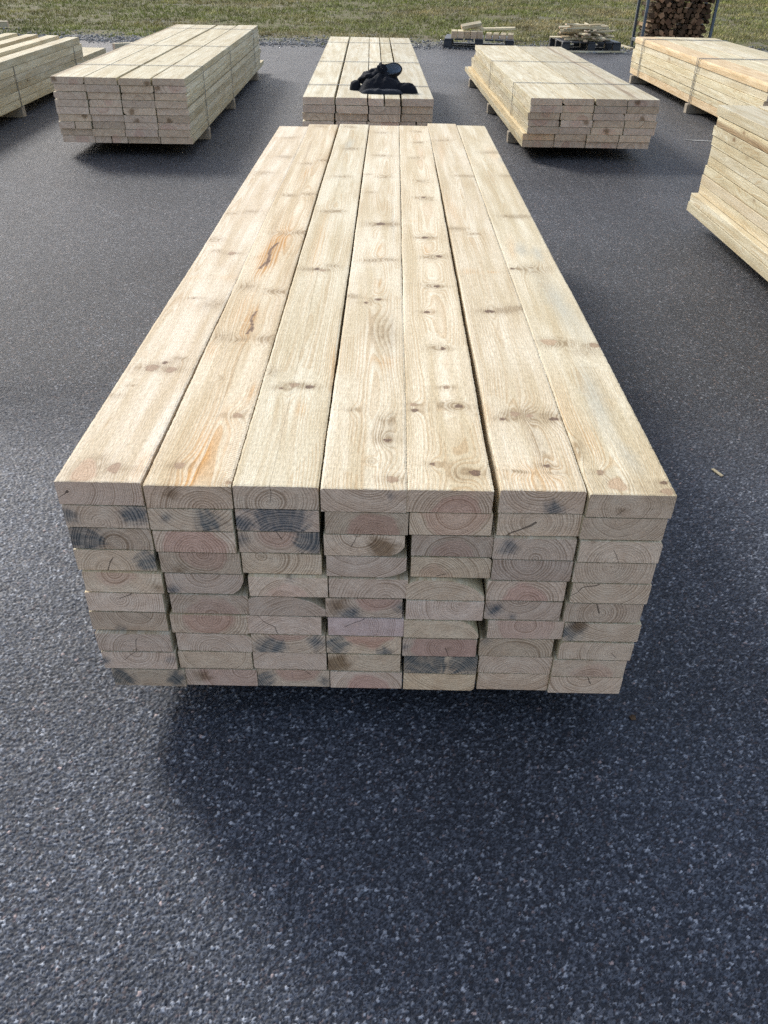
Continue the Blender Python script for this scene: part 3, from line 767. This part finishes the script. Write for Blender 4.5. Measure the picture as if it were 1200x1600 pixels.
# far-left bundle: full layers below, spaced timbers on top
bl_root = empty('lumber_bundle', (-3.78, 6.2, 0), R(1.6))
tag(bl_root, 'lumber bundle cut off by the left edge, with spaced timbers on its top layer', 'lumber bundle', 'strapped lumber bundles in the yard')
for r in range(5):
    for c in range(4):
        LL = (5.2, 5.1, 4.95, 4.05, 4.0)[r] + random.uniform(-.04, .04)
        o = mesh_obj('plank', variant(.235, .064, LL), bl_root, (-.47 + .235 * (c + .5) + random.uniform(-.006, .006), random.uniform(-.02, .02), .09 + .064 * (r + .5)))
        bg_props(o, .2)
for k, (xx, LL) in enumerate(((.40, 3.98), (.14, 4.12), (-.12, 4.2), (-.38, 4.3))):
    o = mesh_obj('timber', variant(.135, .064, LL), bl_root, (xx, 0, .41 + .032)); bg_props(o, .6)
straps(bl_root, .94, .32, .09, (1.9, 3.7)); bearers(bl_root, .94, .09, (.5, 1.93, 3.6), .0)

# ------------------------------------------------------------------ jacket on the middle bundle
def cloth_material(name, c, c2):
    g = G(name); P = g.obj()
    n = g.noise(P, 14., 4, .6); f = g.noise(P, 700., 2, .6)
    g.put(g.bsdf.inputs['Sheen Weight'], .05)
    return g.done(g.mix(n, c, c2), .9, g.bump(n * 1.5 + f * .15, .8, .008), .15)
CLOTH = cloth_material('black_jacket_fabric', (.004, .005, .008), (.010, .012, .019))
LINING = cloth_material('grey_blue_lining', (.17, .215, .28), (.27, .33, .41))
TRIM = cloth_material('grey_trim_fabric', (.012, .015, .022), (.025, .03, .04))
def lump(name, c, r, mat, parent, amp=.25, freq=3., zmin=None, seed=0, sub=4, tilt=0., fold=0., squash=1.):
    bm = bmesh.new()
    bmesh.ops.create_icosphere(bm, subdivisions=sub, radius=1)
    for v in bm.verts:
        n = v.co.normalized()
        a = mnoise.fractal((n * freq) + Vector((seed * 7.1, 0, 0)), .8, 2.1, 4) * amp
        a += fold * math.sin(n.x * 9 + n.z * 7 + 3 * mnoise.noise(n * 2 + Vector((seed, 0, 3)))) 
        p = n * (1 + a)
        q = Vector((p.x * r[0], p.y * r[1], p.z * r[2]))
        q.rotate(Matrix.Rotation(tilt, 3, 'Y'))
        v.co = q + Vector(c)
        if zmin is not None and v.co.z < zmin: v.co.z = zmin + (v.co.z - zmin) * .03
    return from_bm(name, bm, mat, parent, smooth=True)
JZ = .5005
JK = empty('jacket', (-.045, 6.5, JZ))
JK.scale = (.86, .92, 1.08)
tag(JK, 'crumpled black hooded jacket with grey-blue lining dropped on the middle bundle', 'jacket')
def drape(name, mat, parent, outline, hfun, seed, n=80, edge=.012, thick=.004):
    """A crumpled sheet of cloth: outline radius by angle, height by place, with folds, closed underneath."""
    bm = bmesh.new()
    nr = 26
    rows = []
    for j in range(1, nr + 1):
        t = j / nr
        row = []
        for i in range(n):
            a = 2 * math.pi * i / n
            rx, ry = outline(a)
            k = 1 + .05 * mnoise.noise((math.cos(a) * 2, math.sin(a) * 2, seed))
            px, py = rx * t * k, ry * t * k
            h = hfun(px, py) * (1 - t ** 5)
            q = Vector((px * 14 + seed, py * 14, 0))
            f = abs(mnoise.noise(q * .8)) * .045 + abs(mnoise.noise(q * 1.9 + Vector((3, 1, 0)))) * .030
            fold = .012 * math.sin(px * 55 + 4 * mnoise.noise(q * .6)) * mnoise.noise(q * .4 + Vector((0, 0, 4)))
            z = max(.002, edge * (1 - t ** 8) + h * (1.12 - f * 7) + fold * (1 - t ** 6))
            row.append(bm.verts.new((px, py, z)))
        rows.append(row)
    top = bm.verts.new((0, 0, edge + hfun(0, 0)))
    for i in range(n):
        bm.faces.new((top, rows[0][i], rows[0][(i + 1) % n]))
        for j in range(nr - 1):
            bm.faces.new((rows[j][i], rows[j + 1][i], rows[j + 1][(i + 1) % n], rows[j][(i + 1) % n]))
    low = [bm.verts.new((v.co.x, v.co.y, 0.0005)) for v in rows[-1]]
    for i in range(n): bm.faces.new((rows[-1][i], low[i], low[(i + 1) % n], rows[-1][(i + 1) % n]))
    bm.faces.new(low[::-1])
    return from_bm(name, bm, mat, parent, smooth=True)
def ell(a, rx, ry, p=2.6):
    c_, s_ = math.cos(a), math.sin(a)
    k = (abs(c_) ** p + abs(s_) ** p) ** (-1 / p)
    return rx * k * c_, ry * k * s_
drape('body', CLOTH, JK, lambda a: ell(a, .205, .185), lambda x, y: .085 * math.exp(-((x + .005) / .175) ** 4 - ((y - .03) / .16) ** 4), 3.)
hm_ = drape('hem', TRIM, JK, lambda a: ell(a, .175, .05), lambda x, y: .016, 9., edge=.008)
hm_.location = (.0, -.165, 0)
sl = drape('sleeve', CLOTH, JK, lambda a: ell(a, .11, .055), lambda x, y: .042 * math.exp(-(y / .05) ** 2), 15.)
sl.location = (.19, -.095, 0); sl.rotation_euler = (0, 0, R(-12))
cf = drape('cuff', CLOTH, JK, lambda a: ell(a, .05, .06), lambda x, y: .04, 21.)
cf.location = (-.225, .02, 0)
lump('collar', (-.09, .05, .078), (.105, .08, .036), CLOTH, JK, .34, 1.5, None, 31, 4, R(-14), .05)
def hood_shell(name, mat, parent, scale, inset):
    bm = bmesh.new()
    nu, nv = 44, 14
    rows = []
    for j in range(nv + 1):
        v = j / nv
        row = []
        for i in range(nu):
            a = 2 * math.pi * i / nu
            rad = math.cos(v * math.pi / 2 * .96) ** .5 * (abs(math.cos(a)) ** 2.7 + abs(math.sin(a)) ** 2.7) ** (-1 / 2.7)
            k = 1 + .07 * mnoise.noise((math.cos(a) * 1.3, math.sin(a) * 1.3, v * 2 + 4)) + .025 * math.sin(5 * a + v * 6) * v
            px = .108 * rad * math.cos(a) * k * scale
            pz = .056 * rad * math.sin(a) * k * scale * (1.0 if math.sin(a) > 0 else .8)
            py = v * .11 + .03 * math.sin(a) * (1 - v) + inset
            row.append(bm.verts.new((px, py, pz)))
        rows.append(row)
    for j in range(nv):
        for i in range(nu):
            bm.faces.new((rows[j][i], rows[j][(i + 1) % nu], rows[j + 1][(i + 1) % nu], rows[j + 1][i]))
    bm.faces.new(rows[nv])
    return from_bm(name, bm, mat, parent, smooth=True)
hd = hood_shell('hood', CLOTH, JK, 1.0, 0.)
hd.location = (.055, .01, .118); hd.rotation_euler = (R(-30), R(-6), R(8))
hood_shell('hood_lining', LINING, hd, .90, -.002)
lump('hood_fold', (-.058, .03, .006), (.05, .05, .052), CLOTH, hd, .30, 1.6, None, 41, 4, R(20), .06)

# ------------------------------------------------------------------ verge: pebbles and grass
def quick_mesh(name, V, F, mat, cols=None):
    me = bpy.data.meshes.new(name)
    V = np.asarray(V, np.float32); F = np.asarray(F, np.int32)
    me.vertices.add(len(V)); me.vertices.foreach_set('co', V.reshape(-1))
    k = F.shape[1]
    me.loops.add(F.size); me.loops.foreach_set('vertex_index', F.reshape(-1))
    me.polygons.add(len(F)); me.polygons.foreach_set('loop_start', np.arange(0, F.size, k, dtype=np.int32))
    me.update(calc_edges=True)
    if cols is not None:
        at = me.attributes.new('tint', 'FLOAT_COLOR', 'POINT')
        at.data.foreach_set('color', np.concatenate([cols, np.ones((len(cols), 1))], 1).astype(np.float32).reshape(-1))
    me.materials.append(mat)
    return mesh_obj(name, me)
def tint_material(name, rough, spec=.3, transl=False):
    g = G(name)
    c = g.attr('tint', 'GEOMETRY', 'Color')
    return g.done(c, rough, None, spec)
def vnoise(x, y, f, s=0.):
    return np.array([mnoise.noise((a * f, b * f, s)) for a, b in zip(x, y)])
# pebbles
n = 9000
yy = 14.72 + np.abs(rng.normal(0, .85, n)) + rng.uniform(.0, .4, n)
xx = rng.uniform(-8.5, 10, n)
rad = rng.uniform(.006, .022, n) * (1 + (rng.random(n) < .06) * 1.0)
base = np.array([(1, 0, 0), (-.2, 1, .1), (-1, .1, 0), (.1, -1, 0), (.1, .1, .8), (0, 0, -.6)])
oF = np.array([(0, 1, 4), (1, 2, 4), (2, 3, 4), (3, 0, 4), (1, 0, 5), (2, 1, 5), (3, 2, 5), (0, 3, 5)])
ang = rng.uniform(0, 6.28, n)
V = base[None] * rad[:, None, None] * rng.uniform(.7, 1.3, (n, 6, 1))
ca, sa = np.cos(ang)[:, None], np.sin(ang)[:, None]
V = np.stack([V[..., 0] * ca - V[..., 1] * sa, V[..., 0] * sa + V[..., 1] * ca, V[..., 2]], -1)
V += np.stack([xx, yy, np.where(yy < 15.25, .003, -.014)], -1)[:, None]
gr = rng.uniform(.10, .34, n)
cl = np.repeat(np.stack([gr, gr * .985, gr * .96], -1), 6, 0)
o = quick_mesh('gravel', V.reshape(-1, 3), (oF[None] + 6 * np.arange(n)[:, None, None]).reshape(-1, 3), tint_material('pebble', .85), cl)
tag(o, 'loose grey gravel along the edge of the asphalt', 'gravel', kind='stuff')
# grass
n = 46000
yy = 15.3 + 22 * rng.random(n) ** 1.35
xx = rng.uniform(-.52, .56, n) * yy + rng.uniform(-.5, .5, n)
dens = vnoise(xx, yy, .55) * .6 + vnoise(xx, yy, 2.2, 3.) * .5 + np.clip((yy - 16.6) * .35, -.55, .28)
keep = dens + rng.normal(0, .12, n) > 0.02
xx, yy, dens = xx[keep], yy[keep], dens[keep]
n = len(xx)
nb = 5
far = 1 + (yy - 15) * .03
hgt = rng.uniform(.018, .055, (n, nb)) * (1 + .5 * np.clip(dens, -.3, .8))[:, None] * far[:, None]
az = rng.uniform(0, 6.28, (n, nb)); lean = rng.uniform(.2, 1.1, (n, nb))
bx = xx[:, None] + rng.normal(0, .02, (n, nb)) * far[:, None]; by = yy[:, None] + rng.normal(0, .02, (n, nb))
wd = rng.uniform(.0035, .007, (n, nb)) * far[:, None]
px_, py_ = -np.sin(az) * wd, np.cos(az) * wd
tx, ty = np.cos(az) * hgt * lean, np.sin(az) * hgt * lean
zz = np.full((n, nb), -.02)
V = np.stack([np.stack([bx - px_, by - py_, zz], -1), np.stack([bx + px_, by + py_, zz], -1), np.stack([bx + tx, by + ty, zz + hgt], -1)], 2)
hue = np.clip(.68 + vnoise(xx, yy, .45, 7.)[:, None] * 1.5 + rng.normal(0, .22, (n, nb)), 0, 1)
ca_ = np.array([.47, .38, .17]); cb_ = np.array([.28, .30, .07])
cl = ca_ + (cb_ - ca_) * hue[..., None]
cl = cl * rng.uniform(.55, 1.3, (n, nb, 1)) * np.clip(.9 + vnoise(xx, yy, 1.6, 12.) * .8, .45, 1.4)[:, None, None]
cl = np.repeat(cl.reshape(-1, 3), 3, 0)
V = V.reshape(-1, 3)
o = quick_mesh('grass', V, np.arange(len(V)).reshape(-1, 3), tint_material('grass_blade', .7), cl)
tag(o, 'short patchy green and straw-coloured grass beyond the asphalt', 'grass', kind='stuff')

# ------------------------------------------------------------------ pallets with offcuts
def pallet(label, x, y, rz, W, D):
    root = empty('pallet', (x, y, 0), rz)
    tag(root, label, 'pallet')
    H = .14
    for k in range(7):
        bm = bmesh.new(); w = W / 7
        box(bm, (-W / 2 + w * k + .012, -D / 2, H - .02), (-W / 2 + w * (k + 1) - .012, D / 2, H), .003)
        from_bm('deck_slat', bm, BLACK_PLASTIC, root)
    for sy in (-1, 0, 1):
        bm = bmesh.new(); box(bm, (-W / 2, sy * (D / 2 - .05) - .045, 0), (W / 2, sy * (D / 2 - .05) + .045, .022), .003)
        from_bm('runner', bm, BLACK_PLASTIC, root)
        for sx in (-1, 0, 1):
            bm = bmesh.new()
            cx, cy = sx * (W / 2 - .07), sy * (D / 2 - .05)
            box(bm, (cx - .065, cy - .043, .0225), (cx + .065, cy + .043, H - .0205), .004)
            from_bm('foot', bm, BLACK_PLASTIC, root)
    return root
pallet('black plastic pallet carrying short block offcuts, left of the two pallets', 1.50, 15.42, R(-6), 1.15, .8)
pallet('black plastic pallet carrying a loose heap of thin slats, right of the two pallets', 3.26, 15.45, R(4), .98, .95)

def stick(name, a, b, w, t, label, cat, group, roll=0., warm=.4, kn=.2):
    a, b = Vector(a), Vector(b)
    L = (b - a).length
    me = plank_mesh(name, w, t, L, None, 1)
    o = mesh_obj(name, me)
    q = (b - a).to_track_quat('Y', 'Z')
    o.rotation_mode = 'QUATERNION'
    o.rotation_quaternion = q @ Matrix.Rotation(roll, 3, 'Y').to_quaternion()
    o.location = a
    tag(o, label, cat, group)
    bg_props(o, warm)
    return o
rnd = random.Random(5)
ORD = ('first', 'second', 'third', 'fourth', 'fifth')
for k in range(5):
    x0 = 1.06 + k * .105
    z = .14 + .05
    o = stick('timber_block', (x0, 15.12 + rnd.uniform(-.02, .02), z), (x0 + .02, 15.45, z + rnd.uniform(0, .004)), .095, .098, ORD[k] + ' from left of five square timber blocks on the left pallet', 'offcut', 'timber blocks on the left pallet', 0, .9)
for k in range(4):
    x0 = 1.62 + k * .12
    o = stick('timber_block', (x0, 15.16, .14 + .034), (x0 + .05, 15.5, .14 + .034), .09, .066, ORD[k] + ' from left of four low timber blocks on the left pallet', 'offcut', 'timber blocks on the left pallet', 0, .6)
stick('timber_block', (1.22, 15.45, .14 + .145), (1.52, 15.35, .14 + .145), .09, .05, 'timber block lying across the blocks on the left pallet', 'offcut', None, 0, .6)
stick('board_offcut', (1.18, 15.30, .29), (1.50, 15.34, .345), .10, .045, 'short board tilted on top of the blocks on the left pallet', 'offcut', None, .3, .2)
stick('board_offcut', (1.50, 15.34, .262), (2.08, 15.46, .275), .09, .03, 'long pale board laid over the blocks towards the right of the left pallet', 'offcut', None, .1, .1)
LAB_S = 'thin pale offcut in the loose heap on the right pallet'
for k in range(66):
    lay = k // 9
    ang_ = rnd.uniform(-.35, .35) + (math.pi / 2 if rnd.random() < .25 else 0)
    L = rnd.uniform(.35, .85)
    cx, cy = 3.24 + rnd.uniform(-.22, .22) * (1 - lay * .1), 15.35 + rnd.uniform(-.22, .2)
    zc = .153 + lay * .026 + rnd.uniform(0, .012)
    dx, dy = math.cos(ang_) * L / 2, math.sin(ang_) * L / 2
    tz = rnd.uniform(-.03, .03) * (lay > 0)
    stick('wood_offcut', (cx - dx, cy - dy, zc - min(0, tz)), (cx + dx, cy + dy, zc + max(0, tz)), rnd.uniform(.03, .07), rnd.uniform(.015, .026), LAB_S, 'offcut',
          'thin offcuts heaped on the right pallet', rnd.uniform(-.4, .4), .3 + .5 * rnd.random())
stick('wood_batten', (2.80, 14.80, .013), (3.86, 14.98, .013), .04, .024, 'thin pale batten on the asphalt in front of the slat pallet', 'batten', None, 0, 0)
stick('wood_batten', (4.02, 16.4, -.0), (4.12, 15.62, -.0), .07, .035, 'short batten on the gravel at the foot of the firewood rack', 'batten', None, 0, .2)
stick('timber', (-4.13, 13.78, .045), (-2.75, 15.0, .045), .09, .088, 'grey timber on the asphalt poking out behind the left bundle', 'timber', None, 0, 0)
stick('wood_board', (-7.05, 17.2, .05), (-9.4, 16.7, .05), .16, .09, 'pale board lying on the grass at the left edge', 'board', None, 0, 0)

# ------------------------------------------------------------------ firewood rack
RK = empty('firewood_rack', (4.85, 15.98, -.02), R(2))
tag(RK, 'grey steel firewood rack with upright posts at the edge of the grass', 'rack')
RW, RD, RH = 1.16, .50, 1.25
for sx in (-1, 1):
    for sy in (-1, 1):
        bm = bmesh.new(); box(bm, (sx * RW / 2 - .022, sy * RD / 2 - .022, .02), (sx * RW / 2 + .022, sy * RD / 2 + .022, RH), .004)
        from_bm('post', bm, GALV, RK)
        bm = bmesh.new(); box(bm, (sx * RW / 2 - .05, sy * RD / 2 - .05, 0), (sx * RW / 2 + .05, sy * RD / 2 + .05, .018), .003)
        from_bm('foot', bm, GALV, RK)
    bm = bmesh.new(); box(bm, (sx * RW / 2 - .02, -RD / 2 + .023, .10), (sx * RW / 2 + .02, RD / 2 - .023, .15), .003)
    from_bm('side_rail', bm, GALV, RK)
for sy in (-1, 1):
    bm = bmesh.new(); box(bm, (-RW / 2 + .023, sy * RD / 2 * .7 - .02, .105), (RW / 2 - .023, sy * RD / 2 * .7 + .02, .145), .003)
    from_bm('base_rail', bm, GALV, RK)
LOGS = []
def log_mesh(s):
    r = random.Random(s)
    k = r.choice((4, 4, 5, 4))
    a0 = r.uniform(0, 6.28)
    prof = [(math.cos(a0 + 6.283 * i / k + r.uniform(-.25, .25)) * r.uniform(.8, 1.05), math.sin(a0 + 6.283 * i / k + r.uniform(-.25, .25)) * r.uniform(.8, 1.05)) for i in range(k)]
    V = [(a * .05, 0, b * .05) for a, b in prof] + [(a * .05 * r.uniform(.9, 1.05), .50 + r.uniform(-.02, .02), b * .05) for a, b in prof]
    F = [(i, (i + 1) % k, k + (i + 1) % k, k + i) for i in range(k)] + [tuple(range(k)), tuple(range(2 * k - 1, k - 1, -1))]
    me = bpy.data.meshes.new('firewood_log')
    me.from_pydata(V, [], F)
    bm = bmesh.new(); bm.from_mesh(me)
    bmesh.ops.bevel(bm, geom=list(bm.edges), offset=.003, segments=1, affect='EDGES')
    bmesh.ops.recalc_face_normals(bm, faces=bm.faces); bm.to_mesh(me); bm.free()
    me.materials.append(WOOD)
    return me
LM = [log_mesh(s) for s in range(9)]
rk = RK.matrix_basis.copy()
lr = random.Random(9)
rowz, j = .20, 0
while rowz < .95:
    kx = -RW / 2 + .075 + (.04 if j % 2 else 0)
    while kx < RW / 2 - .065:
        o = mesh_obj('firewood_log', lr.choice(LM))
        s = lr.uniform(.68, 1.12)
        p = Matrix.Translation((4.85, 15.98, -.02)) @ Matrix.Rotation(R(2), 4, 'Z') @ Vector((kx, -.27 + lr.uniform(-.09, .05), rowz + lr.uniform(-.012, .012)))
        o.location = p
        o.rotation_euler = (R(lr.uniform(-2, 2)), lr.uniform(0, 6.28), R(2 + lr.uniform(-3, 3)))
        o.scale = (s, lr.uniform(.9, 1.05), s)
        tag(o, 'split firewood log stacked end-on in the steel rack', 'log', 'firewood logs in the steel rack')
        bg_props(o, lr.uniform(.6, 1.6))
        tn = lr.choice((.12, .2, .3, .5, .10)); o['w_tone'] = [tn * 1.0, tn * .77, tn * .56]
        kx += .086
    rowz += .076; j += 1

# ------------------------------------------------------------------ small things on the asphalt
stick('wood_chip', (1.065, 2.18, .004), (1.082, 2.138, .004), .011, .004, 'small pale wood chip lying on the asphalt right of the front stack', 'wood chip', None)
bm = bmesh.new()
bmesh.ops.create_icosphere(bm, subdivisions=2, radius=.007)
for v in bm.verts:
    v.co *= 1 + .5 * mnoise.noise(v.co * 300); v.co.z = v.co.z * .6
o = from_bm('bark_crumb', bm, BARK, None, (.555, 1.157, .003))
tag(o, 'tiny brown bark crumb on the asphalt by the front stack', 'bark crumb')
bm = bmesh.new()
CH = [(2.62, 7.70), (2.70, 7.665), (2.78, 7.655), (2.86, 7.63), (2.95, 7.62)]
for i, (a, b) in enumerate(CH[:-1]):
    a2, b2 = CH[i + 1]
    w0, w1 = (.004, .018, .024, .016, .004)[i], (.004, .018, .024, .016, .004)[i + 1]
    bm.faces.new([bm.verts.new(p) for p in ((a, b - w0, .004), (a2, b2 - w1, .004), (a2, b2 + w1, .004), (a, b + w0, .004))])
bmesh.ops.remove_doubles(bm, verts=bm.verts, dist=.0005)
o = from_bm('chalk_streak', bm, simple('sawdust_chalk', (.30, .30, .29), .9, 80, .5, .1), YARD)
